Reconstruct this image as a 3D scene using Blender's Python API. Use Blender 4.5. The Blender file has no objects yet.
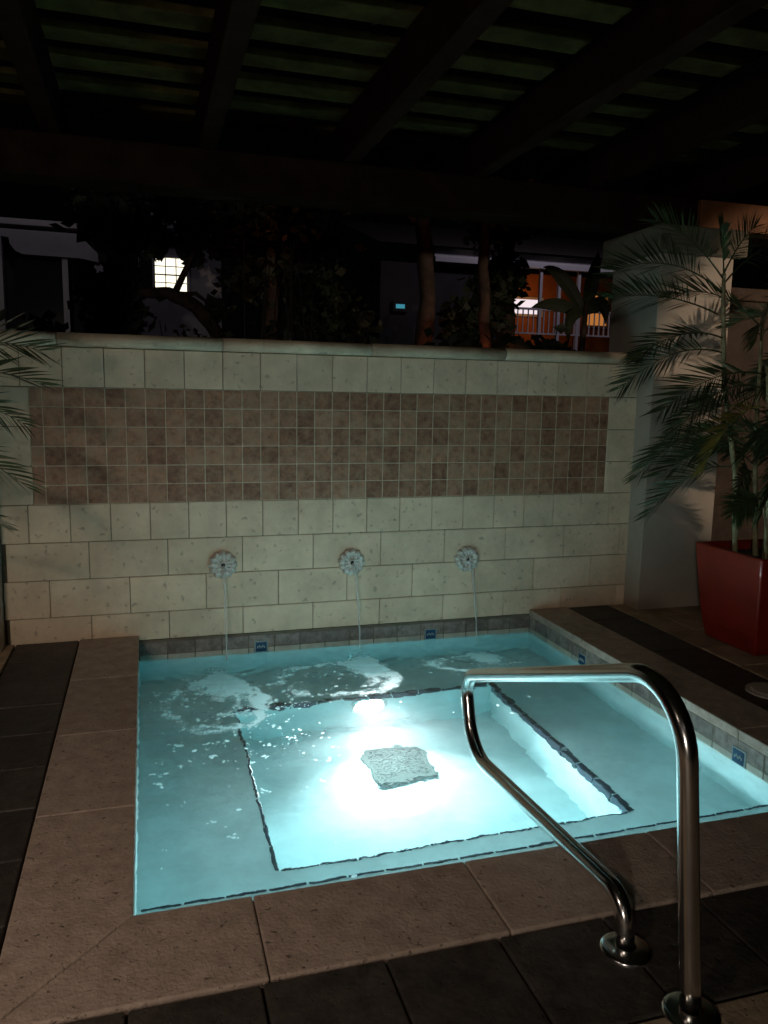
import bpy, bmesh, math, random
from mathutils import Vector, Matrix, noise

random.seed(11)
scn = bpy.context.scene
COL = scn.collection
PI = math.pi

# ------------------------------------------------------------------ camera
cam_d = bpy.data.cameras.new('camera')
cam = bpy.data.objects.new('camera', cam_d)
COL.objects.link(cam)
r_ = Vector((0.95786, -0.28668, 0.01804))
yaw, pitch, roll = math.radians(16.816), math.radians(-8.55), math.radians(1.045)
fwd = Vector((math.sin(yaw)*math.cos(pitch), math.cos(yaw)*math.cos(pitch), math.sin(pitch)))
rt = Vector((math.cos(yaw), -math.sin(yaw), 0.0))
up = rt.cross(fwd)
r2 = rt*math.cos(roll) + up*math.sin(roll)
u2 = -rt*math.sin(roll) + up*math.cos(roll)
M = Matrix(((r2.x, u2.x, -fwd.x, 0.433), (r2.y, u2.y, -fwd.y, -4.806), (r2.z, u2.z, -fwd.z, 1.464), (0, 0, 0, 1)))
cam.matrix_world = M
cam_d.sensor_fit = 'AUTO'
cam_d.sensor_width = 36.0
cam_d.lens = 793.26/1024*36.0
cam_d.clip_start = 0.02
cam_d.clip_end = 2000
scn.camera = cam

# ------------------------------------------------------------------ night sky, moon
w = bpy.data.worlds.new('World')
scn.world = w
w.use_nodes = True
nt = w.node_tree
for n in list(nt.nodes):
    nt.nodes.remove(n)
out = nt.nodes.new('ShaderNodeOutputWorld')
bg = nt.nodes.new('ShaderNodeBackground')
sky = nt.nodes.new('ShaderNodeTexSky')
sky.sky_type = 'NISHITA'
sky.sun_disc = False
sky.sun_elevation = math.radians(35)
sky.sun_rotation = math.radians(200)
bg.inputs['Strength'].default_value = 0.00006
nt.links.new(sky.outputs[0], bg.inputs[0])
nt.links.new(bg.outputs[0], out.inputs[0])
sun_d = bpy.data.lights.new('moon_light', 'SUN')
sun_d.energy = 0.004
sun_d.angle = math.radians(0.5)
sun_d.color = (1.0, 0.93, 0.85)
sun = bpy.data.objects.new('moon_light', sun_d)
COL.objects.link(sun)
sun.rotation_euler = (math.radians(55), 0, math.radians(-20))


def aim(o, target):
    d = Vector(target) - o.location
    o.rotation_euler = d.to_track_quat('-Z', 'Y').to_euler()


def spot(name, loc, target, power, color, size, blend, radius=0.06):
    d = bpy.data.lights.new(name, 'SPOT')
    d.energy = power; d.color = color
    d.spot_size = math.radians(size); d.spot_blend = blend
    d.shadow_soft_size = radius
    o = bpy.data.objects.new(name, d); COL.objects.link(o)
    o.location = loc
    aim(o, target)
    return o


def point(name, loc, power, color, radius=0.06):
    d = bpy.data.lights.new(name, 'POINT')
    d.energy = power; d.color = color; d.shadow_soft_size = radius
    o = bpy.data.objects.new(name, d); COL.objects.link(o)
    o.location = loc
    return o


# the patio lantern behind the photographer's left shoulder, the ground uplight by the planter,
# and the garden lights that catch the trunks behind the wall
spot('patio_lantern_light', (-0.75, -4.35, 2.3), (0.05, -2.3, 0.0), 80, (1.0, 0.76, 0.60), 80, 1.0, 0.07)
spot('side_lantern_light', (6.0, -2.6, 2.3), (5.04, -0.13, 1.72), 165, (1.0, 0.74, 0.54), 50, 0.35, 0.03)
point('unseen_wall_fill', (-1.5, -7.5, 1.9), 160, (1.0, 0.87, 0.72), 0.15)  # added fill with no lamp behind it, brightens the stone wall
spot('trunk_uplight', (3.5, 2.1, 1.0), (3.45, 3.0, 2.5), 75, (1.0, 0.26, 0.10), 95, 0.6, 0.05)
point('porch_lamp_light', (7.6, 9.2, 3.2), 5.5, (1.0, 0.42, 0.14), 0.08)
spot('unseen_fascia_fill', (7.0, 5.6, 5.4), (7.2, 8, 3.4), 62, (0.90, 0.80, 1.0), 140, 0.5, 0.2)  # unseen light, added so the pale fascia of the right house shows
spot('unseen_porch_fill', (-0.9, 5.6, 5.2), (-0.9, 8, 3.2), 11, (0.92, 0.84, 1.0), 130, 0.5, 0.2)  # unseen light, added to bring up the white porch at far left

# the beam of the pool lamp itself, in the water just before its lens
spot('pool_lamp_beam', (1.645, -0.60, -0.635), (1.645, -2.05, -0.42), 325, (1.0, 0.87, 0.88), 122, 0.95, 0.05)

vs = scn.view_settings
vs.view_transform = 'Standard'
vs.look = 'None'
vs.exposure = 0.0
vs.gamma = 1.0
vs.use_curve_mapping = False
cy = scn.cycles
cy.use_denoising = True
cy.caustics_refractive = True
cy.caustics_reflective = True
cy.sample_clamp_indirect = 12.0
cy.max_bounces = 12
cy.diffuse_bounces = 6
cy.glossy_bounces = 4
cy.transmission_bounces = 8
cy.transparent_max_bounces = 8
cy.blur_glossy = 0.5
cy.volume_bounces = 2

# ------------------------------------------------------------------ materials
MATS = {}


def nodes_of(name):
    m = bpy.data.materials.new(name)
    m.use_nodes = True
    t = m.node_tree
    b = t.nodes.get('Principled BSDF')
    return m, t, b


def mat(name, col, rough=0.6, metal=0.0, var=0.0, scale=8.0, detail=6.0, bump=0.0, bscale=40.0, island=0.0,
        col2=None, pits=0.0, pit_scale=60.0, coat=0.0, spec=0.5):
    """Principled surface whose base colour varies with noise (var), with each separate piece (island) and small pits."""
    m, t, b = nodes_of(name)
    N, L = t.nodes, t.links
    b.inputs['Roughness'].default_value = rough
    b.inputs['Metallic'].default_value = metal
    b.inputs['Specular IOR Level'].default_value = spec
    b.inputs['Coat Weight'].default_value = coat
    tc = N.new('ShaderNodeTexCoord')
    nz = N.new('ShaderNodeTexNoise'); nz.inputs['Scale'].default_value = scale; nz.inputs['Detail'].default_value = detail
    nz.inputs['Roughness'].default_value = 0.65
    L.new(tc.outputs['Object'], nz.inputs['Vector'])
    mix = N.new('ShaderNodeMix'); mix.data_type = 'RGBA'
    c2 = col2 if col2 else tuple(c*(1-var) for c in col)
    c1 = col if col2 else tuple(min(1, c*(1+var)) for c in col)
    mix.inputs[6].default_value = (*c1, 1); mix.inputs[7].default_value = (*c2, 1)
    rmp = N.new('ShaderNodeMapRange'); rmp.inputs[1].default_value = 0.34; rmp.inputs[2].default_value = 0.66
    L.new(nz.outputs['Fac'], rmp.inputs[0])
    L.new(rmp.outputs[0], mix.inputs[0])
    last = mix.outputs[2]
    if island:
        g = N.new('ShaderNodeNewGeometry')
        mr = N.new('ShaderNodeMapRange'); mr.inputs[3].default_value = 1-island; mr.inputs[4].default_value = 1+island
        L.new(g.outputs['Random Per Island'], mr.inputs[0])
        mm = N.new('ShaderNodeMix'); mm.data_type = 'RGBA'; mm.blend_type = 'MULTIPLY'; mm.inputs[0].default_value = 1
        L.new(last, mm.inputs[6]); L.new(mr.outputs[0], mm.inputs[7])
        last = mm.outputs[2]
    hgt = None
    if pits:
        vo = N.new('ShaderNodeTexNoise'); vo.inputs['Scale'].default_value = pit_scale; vo.inputs['Detail'].default_value = 3
        L.new(tc.outputs['Object'], vo.inputs['Vector'])
        pr = N.new('ShaderNodeMapRange'); pr.inputs[1].default_value = 0.63; pr.inputs[2].default_value = 0.72
        L.new(vo.outputs['Fac'], pr.inputs[0])
        pm = N.new('ShaderNodeMix'); pm.data_type = 'RGBA'; pm.blend_type = 'MULTIPLY'
        pm.inputs[7].default_value = (1-pits, 1-pits, 1-pits, 1)
        L.new(pr.outputs[0], pm.inputs[0]); L.new(last, pm.inputs[6])
        last = pm.outputs[2]
        hgt = pr.outputs[0]
    L.new(last, b.inputs['Base Color'])
    if bump:
        nb = N.new('ShaderNodeTexNoise'); nb.inputs['Scale'].default_value = bscale; nb.inputs['Detail'].default_value = 5
        L.new(tc.outputs['Object'], nb.inputs['Vector'])
        bp = N.new('ShaderNodeBump'); bp.inputs['Strength'].default_value = bump; bp.inputs['Distance'].default_value = 0.01
        if hgt is not None:
            sb = N.new('ShaderNodeMath'); sb.operation = 'SUBTRACT'
            L.new(nb.outputs['Fac'], sb.inputs[0]); L.new(hgt, sb.inputs[1])
            L.new(sb.outputs[0], bp.inputs['Height'])
        else:
            L.new(nb.outputs['Fac'], bp.inputs['Height'])
        L.new(bp.outputs[0], b.inputs['Normal'])
    MATS[name] = m
    return m


def emit(name, col, strength):
    m, t, b = nodes_of(name)
    b.inputs['Base Color'].default_value = (0.1, 0.1, 0.1, 1)
    b.inputs['Emission Color'].default_value = (*col, 1)
    b.inputs['Emission Strength'].default_value = strength
    MATS[name] = m
    return m


limestone = mat('limestone', (0.86, 0.70, 0.52), 0.75, col2=(0.66, 0.53, 0.38), scale=4.5, bump=0.35, bscale=30, island=0.07, pits=0.3, pit_scale=28)
grout_dark = mat('grout_dark', (0.17, 0.15, 0.11), 0.9, var=0.2)
grout_pale = mat('grout_pale', (0.62, 0.54, 0.40), 0.9, var=0.2, scale=20)
cap_stone = mat('cap_stone', (0.68, 0.57, 0.42), 0.7, var=0.25, scale=4, bump=0.3, bscale=25, island=0.12, pits=0.3, pit_scale=25)
coping_stone = mat('coping_stone', (0.46, 0.37, 0.31), 0.8, col2=(0.32, 0.25, 0.205), scale=14, bump=0.45, bscale=90, island=0.08, pits=0.6, pit_scale=52)
paver_dark = mat('paver_dark', (0.042, 0.036, 0.031), 0.6, var=0.45, scale=12, bump=0.5, bscale=45, island=0.25, pits=0.4, pit_scale=50)
paver_tan = mat('paver_tan', (0.34, 0.25, 0.17), 0.8, var=0.25, scale=7, bump=0.5, bscale=45, island=0.2, pits=0.4, pit_scale=50)
soil = mat('soil', (0.05, 0.04, 0.03), 0.95, var=0.5, scale=30, bump=0.8, bscale=60)
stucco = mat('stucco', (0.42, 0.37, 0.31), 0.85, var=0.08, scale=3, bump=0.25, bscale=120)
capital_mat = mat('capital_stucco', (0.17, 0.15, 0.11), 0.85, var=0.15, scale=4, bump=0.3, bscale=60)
plaster = mat('pool_plaster', (0.52, 0.60, 0.60), 0.7, var=0.13, scale=4.5, bump=0.1, bscale=30)
band_tile = mat('band_tile', (0.25, 0.20, 0.18), 0.35, var=0.4, scale=25, island=0.22, bump=0.1)
liner_tile = mat('liner_tile', (0.52, 0.47, 0.40), 0.4, var=0.15, scale=14, island=0.12)
navy_tile = mat('navy_tile', (0.018, 0.024, 0.045), 0.3, var=0.4, scale=20, island=0.4)
blue_tile = mat('blue_tile', (0.016, 0.075, 0.17), 0.25, var=0.3, scale=60)
white_glaze = mat('white_glaze', (0.30, 0.38, 0.40), 0.25)
rosette_metal = mat('rosette_patina', (0.62, 0.62, 0.58), 0.55, metal=0.25, var=0.35, scale=70, bump=0.3, bscale=150)
dark_hole = mat('dark_hole', (0.02, 0.02, 0.02), 0.8)
steel = mat('stainless_steel', (0.74, 0.73, 0.72), 0.19, metal=1.0, var=0.08, scale=12)
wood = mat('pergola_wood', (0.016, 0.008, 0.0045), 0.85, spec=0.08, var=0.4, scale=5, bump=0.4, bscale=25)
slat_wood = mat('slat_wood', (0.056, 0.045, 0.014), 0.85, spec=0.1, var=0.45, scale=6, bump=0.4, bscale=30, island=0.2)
red_glaze = mat('red_glaze', (0.27, 0.018, 0.009), 0.34, var=0.25, scale=4, bump=0.08, bscale=30, coat=0.2)
cane_dark = mat('bare_cane', (0.05, 0.045, 0.035), 0.8)
stem_mat = mat('palm_cane', (0.30, 0.28, 0.16), 0.6, var=0.45, scale=12, bump=0.2)
leaf_mat = mat('palm_leaflet', (0.042, 0.074, 0.030), 0.38, var=0.35, scale=6, island=0.3)
leaf_lit = mat('palm_leaflet_lit', (0.20, 0.19, 0.045), 0.5, var=0.3, scale=6, island=0.25)  # yellowish light put into the leaf colour, for the lit frond
tree_bark = mat('tree_bark', (0.075, 0.05, 0.038), 0.9, var=0.5, scale=9, bump=0.8, bscale=18)
dark_leaf = mat('dark_leaf', (0.035, 0.05, 0.025), 0.6, var=0.4, scale=4, island=0.3)
house_white = mat('house_paint', (0.60, 0.58, 0.60), 0.7, var=0.08, scale=3)
house_grey = mat('house_stucco', (0.38, 0.36, 0.38), 0.85, var=0.12, scale=3)
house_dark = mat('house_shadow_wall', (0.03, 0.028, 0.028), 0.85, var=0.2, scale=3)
orange_wall = mat('orange_stucco', (0.42, 0.15, 0.045), 0.8, var=0.2, scale=3)
dark_glass = mat('dark_glass', (0.02, 0.022, 0.025), 0.12)
shutter_mat = mat('shutter_paint', (0.03, 0.03, 0.03), 0.6)
roof_mat = mat('roof_tile', (0.025, 0.018, 0.016), 0.85, var=0.3)
lid_mat = mat('lid_plastic', (0.45, 0.40, 0.36), 0.5, var=0.1, scale=20)
win_lit = emit('window_lit', (1.0, 0.93, 0.72), 1.5)
win_white = emit('window_white', (1.0, 0.86, 0.92), 0.9)
win_orange = emit('window_orange', (1.0, 0.36, 0.08), 0.4)
win_cyan = emit('window_cyan', (0.10, 0.65, 0.85), 0.35)
lens_mat = emit('lens_glow', (1.0, 0.90, 0.90), 125.0)


def water_material():
    m = bpy.data.materials.new('pool_water'); m.use_nodes = True
    t = m.node_tree
    for n in list(t.nodes):
        t.nodes.remove(n)
    o = t.nodes.new('ShaderNodeOutputMaterial')
    g = t.nodes.new('ShaderNodeBsdfGlass')
    g.inputs['IOR'].default_value = 1.33
    g.inputs['Roughness'].default_value = 0.0
    tc = t.nodes.new('ShaderNodeTexCoord')
    nz = t.nodes.new('ShaderNodeTexNoise'); nz.inputs['Scale'].default_value = 22; nz.inputs['Detail'].default_value = 3
    t.links.new(tc.outputs['Object'], nz.inputs['Vector'])
    bp = t.nodes.new('ShaderNodeBump'); bp.inputs['Strength'].default_value = 0.10; bp.inputs['Distance'].default_value = 0.01
    t.links.new(nz.outputs['Fac'], bp.inputs['Height'])
    t.links.new(bp.outputs[0], g.inputs['Normal'])
    v = t.nodes.new('ShaderNodeVolumeAbsorption')
    v.inputs['Color'].default_value = (0.38, 0.92, 0.955, 1)
    v.inputs['Density'].default_value = 0.62
    t.links.new(g.outputs[0], o.inputs['Surface'])
    sc = t.nodes.new('ShaderNodeVolumeScatter')
    sc.inputs['Color'].default_value = (0.95, 1.0, 1.0, 1)
    sc.inputs['Density'].default_value = 0.04
    sc.inputs['Anisotropy'].default_value = 0.45
    av = t.nodes.new('ShaderNodeAddShader')
    t.links.new(v.outputs[0], av.inputs[0]); t.links.new(sc.outputs[0], av.inputs[1])
    t.links.new(av.outputs[0], o.inputs['Volume'])
    return m


def foam_material():
    m = bpy.data.materials.new('foam'); m.use_nodes = True
    t = m.node_tree
    for n in list(t.nodes):
        t.nodes.remove(n)
    o = t.nodes.new('ShaderNodeOutputMaterial')
    d = t.nodes.new('ShaderNodeBsdfDiffuse'); d.inputs[0].default_value = (0.9, 0.92, 0.92, 1)
    tr = t.nodes.new('ShaderNodeBsdfTranslucent'); tr.inputs[0].default_value = (0.92, 0.95, 0.95, 1)
    mx = t.nodes.new('ShaderNodeMixShader'); mx.inputs[0].default_value = 0.88
    t.links.new(d.outputs[0], mx.inputs[1]); t.links.new(tr.outputs[0], mx.inputs[2])
    t.links.new(mx.outputs[0], o.inputs['Surface'])
    return m


def stream_material():
    m = bpy.data.materials.new('falling_water'); m.use_nodes = True
    t = m.node_tree
    for n in list(t.nodes):
        t.nodes.remove(n)
    o = t.nodes.new('ShaderNodeOutputMaterial')
    g = t.nodes.new('ShaderNodeBsdfGlass'); g.inputs['IOR'].default_value = 1.33
    d = t.nodes.new('ShaderNodeBsdfTransparent')
    tr = t.nodes.new('ShaderNodeBsdfDiffuse'); tr.inputs[0].default_value = (0.8, 0.85, 0.85, 1)
    mx = t.nodes.new('ShaderNodeMixShader'); mx.inputs[0].default_value = 0.5
    m2 = t.nodes.new('ShaderNodeMixShader'); m2.inputs[0].default_value = 0.33
    t.links.new(g.outputs[0], mx.inputs[1]); t.links.new(d.outputs[0], mx.inputs[2])
    t.links.new(mx.outputs[0], m2.inputs[1]); t.links.new(tr.outputs[0], m2.inputs[2])
    t.links.new(m2.outputs[0], o.inputs['Surface'])
    return m


def lace_material():
    m = foam_material(); m.name = 'foam_lace'
    t = m.node_tree; N, L = t.nodes, t.links
    o = [n for n in N if n.type == 'OUTPUT_MATERIAL'][0]
    foam_out = o.inputs['Surface'].links[0].from_socket
    at = N.new('ShaderNodeAttribute'); at.attribute_name = 'froth'
    tc = N.new('ShaderNodeTexCoord')
    nz = N.new('ShaderNodeTexNoise'); nz.inputs['Scale'].default_value = 70; nz.inputs['Detail'].default_value = 4
    L.new(tc.outputs['Object'], nz.inputs['Vector'])
    ma = N.new('ShaderNodeMath'); ma.operation = 'MULTIPLY_ADD'; ma.inputs[1].default_value = 0.7
    L.new(nz.outputs['Fac'], ma.inputs[0]); L.new(at.outputs['Fac'], ma.inputs[2])
    mr = N.new('ShaderNodeMapRange'); mr.interpolation_type = 'SMOOTHSTEP'
    mr.inputs[1].default_value = 0.10; mr.inputs[2].default_value = 0.70; mr.inputs[4].default_value = 0.94
    L.new(ma.outputs[0], mr.inputs[0])
    tr = N.new('ShaderNodeBsdfTransparent'); mx = N.new('ShaderNodeMixShader')
    L.new(mr.outputs[0], mx.inputs[0]); L.new(tr.outputs[0], mx.inputs[1]); L.new(foam_out, mx.inputs[2])
    L.new(mx.outputs[0], o.inputs['Surface'])
    return m


lace_mat = lace_material()
water_mat = water_material()
foam_mat = foam_material()
stream_mat = stream_material()


# ------------------------------------------------------------------ mesh helpers
def box(bm, x0, x1, y0, y1, z0, z1, mi=0):
    vs_ = [bm.verts.new((x, y, z)) for z in (z0, z1) for y in (y0, y1) for x in (x0, x1)]
    for f in ((0, 2, 3, 1), (4, 5, 7, 6), (0, 1, 5, 4), (2, 6, 7, 3), (0, 4, 6, 2), (1, 3, 7, 5)):
        fc = bm.faces.new([vs_[i] for i in f]); fc.material_index = mi


def quad(bm, pts, mi=0):
    f = bm.faces.new([bm.verts.new(p) for p in pts]); f.material_index = mi
    return f


def cyl(bm, c, r, z0, z1, n=24, r1=None, mi=0, axis='z'):
    r1 = r if r1 is None else r1
    def P(a, rr, z):
        x, y = rr*math.cos(a), rr*math.sin(a)
        if axis == 'z': return (c[0]+x, c[1]+y, c[2]+z)
        if axis == 'y': return (c[0]+x, c[1]+z, c[2]+y)
        return (c[0]+z, c[1]+x, c[2]+y)
    A = [bm.verts.new(P(2*PI*i/n, r, z0)) for i in range(n)]
    B = [bm.verts.new(P(2*PI*i/n, r1, z1)) for i in range(n)]
    for i in range(n):
        f = bm.faces.new((A[i], A[(i+1) % n], B[(i+1) % n], B[i])); f.material_index = mi
    f = bm.faces.new(A[::-1]); f.material_index = mi
    f = bm.faces.new(B); f.material_index = mi


def tube(bm, pts, radii, n=10, caps=True, mi=0):
    pts = [Vector(p) for p in pts]
    if not hasattr(radii, '__len__'):
        radii = [radii]*len(pts)
    rings = []
    ref = None
    for i, p in enumerate(pts):
        d = (pts[min(i+1, len(pts)-1)] - pts[max(i-1, 0)]).normalized()
        if ref is None:
            ref = Vector((1, 0, 0)) if abs(d.x) < 0.8 else Vector((0, 1, 0))
        a = (ref - d*ref.dot(d)).normalized()
        b_ = d.cross(a)
        ref = a
        rings.append([bm.verts.new(p + (a*math.cos(2*PI*k/n) + b_*math.sin(2*PI*k/n))*radii[i]) for k in range(n)])
    for A, B in zip(rings, rings[1:]):
        for k in range(n):
            f = bm.faces.new((A[k], A[(k+1) % n], B[(k+1) % n], B[k])); f.material_index = mi; f.smooth = True
    if caps:
        bm.faces.new(rings[0][::-1]).material_index = mi
        bm.faces.new(rings[-1]).material_index = mi


def obj(name, bm, mats, parent=None, bevel=0.0, seg=2, smooth=False, angle=None):
    bmesh.ops.recalc_face_normals(bm, faces=bm.faces)
    me = bpy.data.meshes.new(name)
    bm.to_mesh(me); bm.free()
    for m in (mats if isinstance(mats, (list, tuple)) else [mats]):
        me.materials.append(m)
    if smooth:
        for p in me.polygons:
            p.use_smooth = True
    o = bpy.data.objects.new(name, me)
    COL.objects.link(o)
    if parent is not None:
        o.parent = parent
        o.matrix_parent_inverse = Matrix.Translation(-base_of(parent))
    if bevel:
        b = o.modifiers.new('bevel', 'BEVEL'); b.width = bevel; b.segments = seg; b.limit_method = 'ANGLE'
        b.angle_limit = math.radians(40)
    return o


def base_of(p):
    # a part's own origin lies at the world origin; only a thing's Empty is moved
    return Vector((0, 0, 0)) if p.parent is not None else Vector(p.location)


def thing(name, label, cat, loc=(0, 0, 0), group=None):
    o = bpy.data.objects.new(name, None)
    o.empty_display_size = 0.1
    COL.objects.link(o)
    o.location = loc
    return tag(o, label, cat, group)


def tag(o, label, cat, group=None, kind=None):
    o['label'] = label; o['category'] = cat
    if group: o['group'] = group
    if kind: o['kind'] = kind
    return o


def structure(o):
    o['kind'] = 'structure'
    return o


# ------------------------------------------------------------------ dimensions (metres; wall face y=0, deck z=0)
XL, XR, YF = 0.368, 2.942, -2.664         # inner edges of the coping
OL, OR, OF = 0.038, 3.231, -3.009         # outer edges of the coping
WZ = -0.155                               # water level
BZ, SZ, FZ = -0.50, -0.33, -0.92          # bench, step, floor of the well
WX0, WX1, WY0, WY1 = 0.87, 2.41, -2.045, -0.555   # the well
STEP = -2.28

# ------------------------------------------------------------------ ground, deck
bm = bmesh.new()
G = 250.0
for x0, x1, y0, y1 in ((-G, OL+0.1, -G, G), (OR-0.1, G, -G, G), (OL+0.1, OR-0.1, -G, OF+0.1), (OL+0.1, OR-0.1, 0.1, G)):
    quad(bm, ((x0, y0, -0.045), (x1, y0, -0.045), (x1, y1, -0.045), (x0, y1, -0.045)))
structure(obj('ground', bm, soil))


def paver_field(bm, x0, x1, y0, y1, px, py, offset=0.0, gap=0.006):
    j = 0
    y = y1
    while y > y0 + 0.01:
        ya = max(y-py, y0)
        x = x0 - (offset*px if j % 2 else 0)
        while x < x1 - 0.01:
            xa, xb = max(x, x0), min(x+px, x1)
            if xb-xa > 0.03:
                dz = random.uniform(-0.0025, 0.0015)
                box(bm, xa+gap/2, xb-gap/2, ya+gap/2, y-gap/2, -0.04, dz)
            x += px
        y = ya; j += 1


bm = bmesh.new()
paver_field(bm, OL-0.345, OL-0.004, -6.5, -0.01, 0.345, 0.326)
paver_field(bm, OL-0.004, OR+0.33, OF-0.36, OF-0.004, 0.322, 0.36)
paver_field(bm, OR+0.004, OR+0.33, OF-0.004, -0.01, 0.33, 0.33)
structure(obj('pool_deck_border', bm, paver_dark, bevel=0.006))
bm = bmesh.new()
paver_field(bm, OR+0.334, 7.0, -6.5, -0.01, 0.42, 0.33, 0.5)
paver_field(bm, OL-0.004, OR+0.33, -6.5, OF-0.364, 0.42, 0.33, 0.5)
paver_field(bm, -3.5, OL-0.35, -6.5, -0.01, 0.42, 0.33, 0.5)
structure(obj('pool_deck', bm, paver_tan, bevel=0.006))

# ------------------------------------------------------------------ spa pool
spa = thing('spa_pool', 'small square spa pool with tan stone coping and a bright light under its water', 'spa pool', (1.65, -1.35, 0))
bm = bmesh.new()
x0, x1, y0, y1 = XL-0.0055, XR+0.0055, YF-0.0055, -0.0105
tz = -0.16
quad(bm, ((x0, y0, BZ), (x0, y1, BZ), (x0, y1, tz), (x0, y0, tz)))
quad(bm, ((x1, y0, BZ), (x1, y0, tz), (x1, y1, tz), (x1, y1, BZ)))
quad(bm, ((x0, y1, BZ), (x1, y1, BZ), (x1, y1, tz), (x0, y1, tz)))
quad(bm, ((x0, y0, SZ), (x0, y0, tz), (x1, y0, tz), (x1, y0, SZ)))
quad(bm, ((x0, y0, SZ), (x1, y0, SZ), (x1, STEP, SZ), (x0, STEP, SZ)))
quad(bm, ((x0, STEP, SZ), (x1, STEP, SZ), (x1, STEP, BZ), (x0, STEP, BZ)))
quad(bm, ((x0, STEP, BZ), (x1, STEP, BZ), (x1, WY0, BZ), (x0, WY0, BZ)))
quad(bm, ((x0, WY0, BZ), (WX0, WY0, BZ), (WX0, WY1, BZ), (x0, WY1, BZ)))
quad(bm, ((WX1, WY0, BZ), (x1, WY0, BZ), (x1, WY1, BZ), (WX1, WY1, BZ)))
quad(bm, ((x0, WY1, BZ), (x1, WY1, BZ), (x1, y1, BZ), (x0, y1, BZ)))
quad(bm, ((WX0, WY0, FZ), (WX1, WY0, FZ), (WX1, WY1, FZ), (WX0, WY1, FZ)))
for a, b_ in (((WX0, WY0), (WX0, WY1)), ((WX0, WY1), (WX1, WY1)), ((WX1, WY1), (WX1, WY0)), ((WX1, WY0), (WX0, WY0))):
    quad(bm, ((*a, FZ), (*b_, FZ), (*b_, BZ), (*a, BZ)))
obj('basin', bm, plaster, spa)

# coping slabs with a mitred front corner
bm = bmesh.new()


def slab(bm, pts, z0, z1):
    A = [bm.verts.new((x, y, z0)) for x, y in pts]
    B = [bm.verts.new((x, y, z1)) for x, y in pts]
    n = len(pts)
    bm.faces.new(A[::-1]); bm.faces.new(B)
    for i in range(n):
        bm.faces.new((A[i], A[(i+1) % n], B[(i+1) % n], B[i]))


g = 0.0014
ct, cb = 0.004, -0.045
ys = [-0.006, -0.70, -1.375, -2.045]
for a, b_ in zip(ys, ys[1:]):
    slab(bm, ((OL, a-g), (OL, b_+g), (XL, b_+g), (XL, a-g)), cb, ct)
    slab(bm, ((XR, a-g), (XR, b_+g), (OR, b_+g), (OR, a-g)), cb, ct)
slab(bm, ((OL, ys[-1]-g), (OL, OF+2*g), (XL, YF+g), (XL, ys[-1]-g)), cb, ct)
slab(bm, ((XR, ys[-1]-g), (XR, YF+g), (OR, OF+2*g), (OR, ys[-1]-g)), cb, ct)
xs = [0.70, 1.365, 2.03, 2.66]
slab(bm, ((OL+2*g, OF), (xs[0]-g, OF), (xs[0]-g, YF), (XL+g, YF)), cb, ct)
for a, b_ in zip(xs, xs[1:]):
    slab(bm, ((a+g, OF), (b_-g, OF), (b_-g, YF), (a+g, YF)), cb, ct)
slab(bm, ((xs[-1]+g, OF), (OR-2*g, OF), (XR-g, YF), (xs[-1]+g, YF)), cb, ct)
obj('coping', bm, coping_stone, spa, bevel=0.007, seg=3)
# mortar under and between the slabs
bm = bmesh.new()
box(bm, OL+0.012, XL-0.012, OF+0.012, -0.004, -0.05, -0.008)
box(bm, XR+0.012, OR-0.012, OF+0.012, -0.004, -0.05, -0.0085)
box(bm, XL-0.0118, XR+0.0118, OF+0.013, YF-0.013, -0.0495, -0.0075)
obj('mortar_bed', bm, grout_dark, spa)

# waterline tiles: a dark row over a pale row, on grout, along three walls and the front
P = 0.162


def tile_row(bm, a, b_, fixed, axis, z0, z1, t, start, mi=0, skip=()):
    k0 = math.floor((a-start)/P)
    k = k0
    while start + k*P < b_:
        p, q = max(a, start+k*P), min(b_, start+(k+1)*P)
        if q-p > 0.012:
            for s0, s1 in skip_cut(p+0.003, q-0.003, skip):
                if s1-s0 < 0.008: continue
                lo, hi = min(fixed, fixed+t), max(fixed, fixed+t)
                if axis == 'x': box(bm, s0, s1, lo, hi, z0, z1, mi)
                else: box(bm, lo, hi, s0, s1, z0, z1, mi)
        k += 1


def skip_cut(p, q, skip):
    segs = [(p, q)]
    for a, b_ in skip:
        n = []
        for s, e in segs:
            if b_ <= s or a >= e: n.append((s, e))
            else:
                if s < a: n.append((s, a-0.003))
                if e > b_: n.append((b_+0.003, e))
        segs = n
    return segs


MK_BACK = [1.095, 2.22]
MK_SIDE = [-2.06, -0.72]
mw = 0.042
bm = bmesh.new()
zt, zm, zb = -0.046, -0.121, -0.169
sb = [(c-mw, c+mw) for c in MK_BACK]
ss = [(c-mw, c+mw) for c in MK_SIDE]
tile_row(bm, XL-0.006, XR+0.006, 0.0, 'x', zm, zt, -0.012, 1.179)
tile_row(bm, XL-0.006, XR+0.006, 0.0, 'x', zb, zm-0.004, -0.012, 1.179, 1, sb)
tile_row(bm, YF, -0.014, XR+0.012, 'y', zm, zt, -0.008, -0.1)
tile_row(bm, YF, -0.014, XR+0.012, 'y', zb, zm-0.004, -0.008, -0.1, 1, ss)
tile_row(bm, YF, -0.014, XL-0.012, 'y', zm, zt, 0.008, -0.1)
tile_row(bm, YF, -0.014, XL-0.012, 'y', zb, zm-0.004, 0.008, -0.1, 1)
tile_row(bm, XL, XR, YF-0.012, 'x', zm, zt, 0.008, 0.4)
tile_row(bm, XL, XR, YF-0.012, 'x', zb, zm-0.004, 0.008, 0.4, 1)
obj('waterline_tile', bm, [band_tile, liner_tile], spa, bevel=0.002, seg=1)
bm = bmesh.new()
box(bm, XL-0.013, XR+0.013, -0.0085, 0.02, -0.165, -0.031)
box(bm, XR+0.0065, XR+0.05, YF-0.03, -0.009, -0.165, -0.0452)
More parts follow.
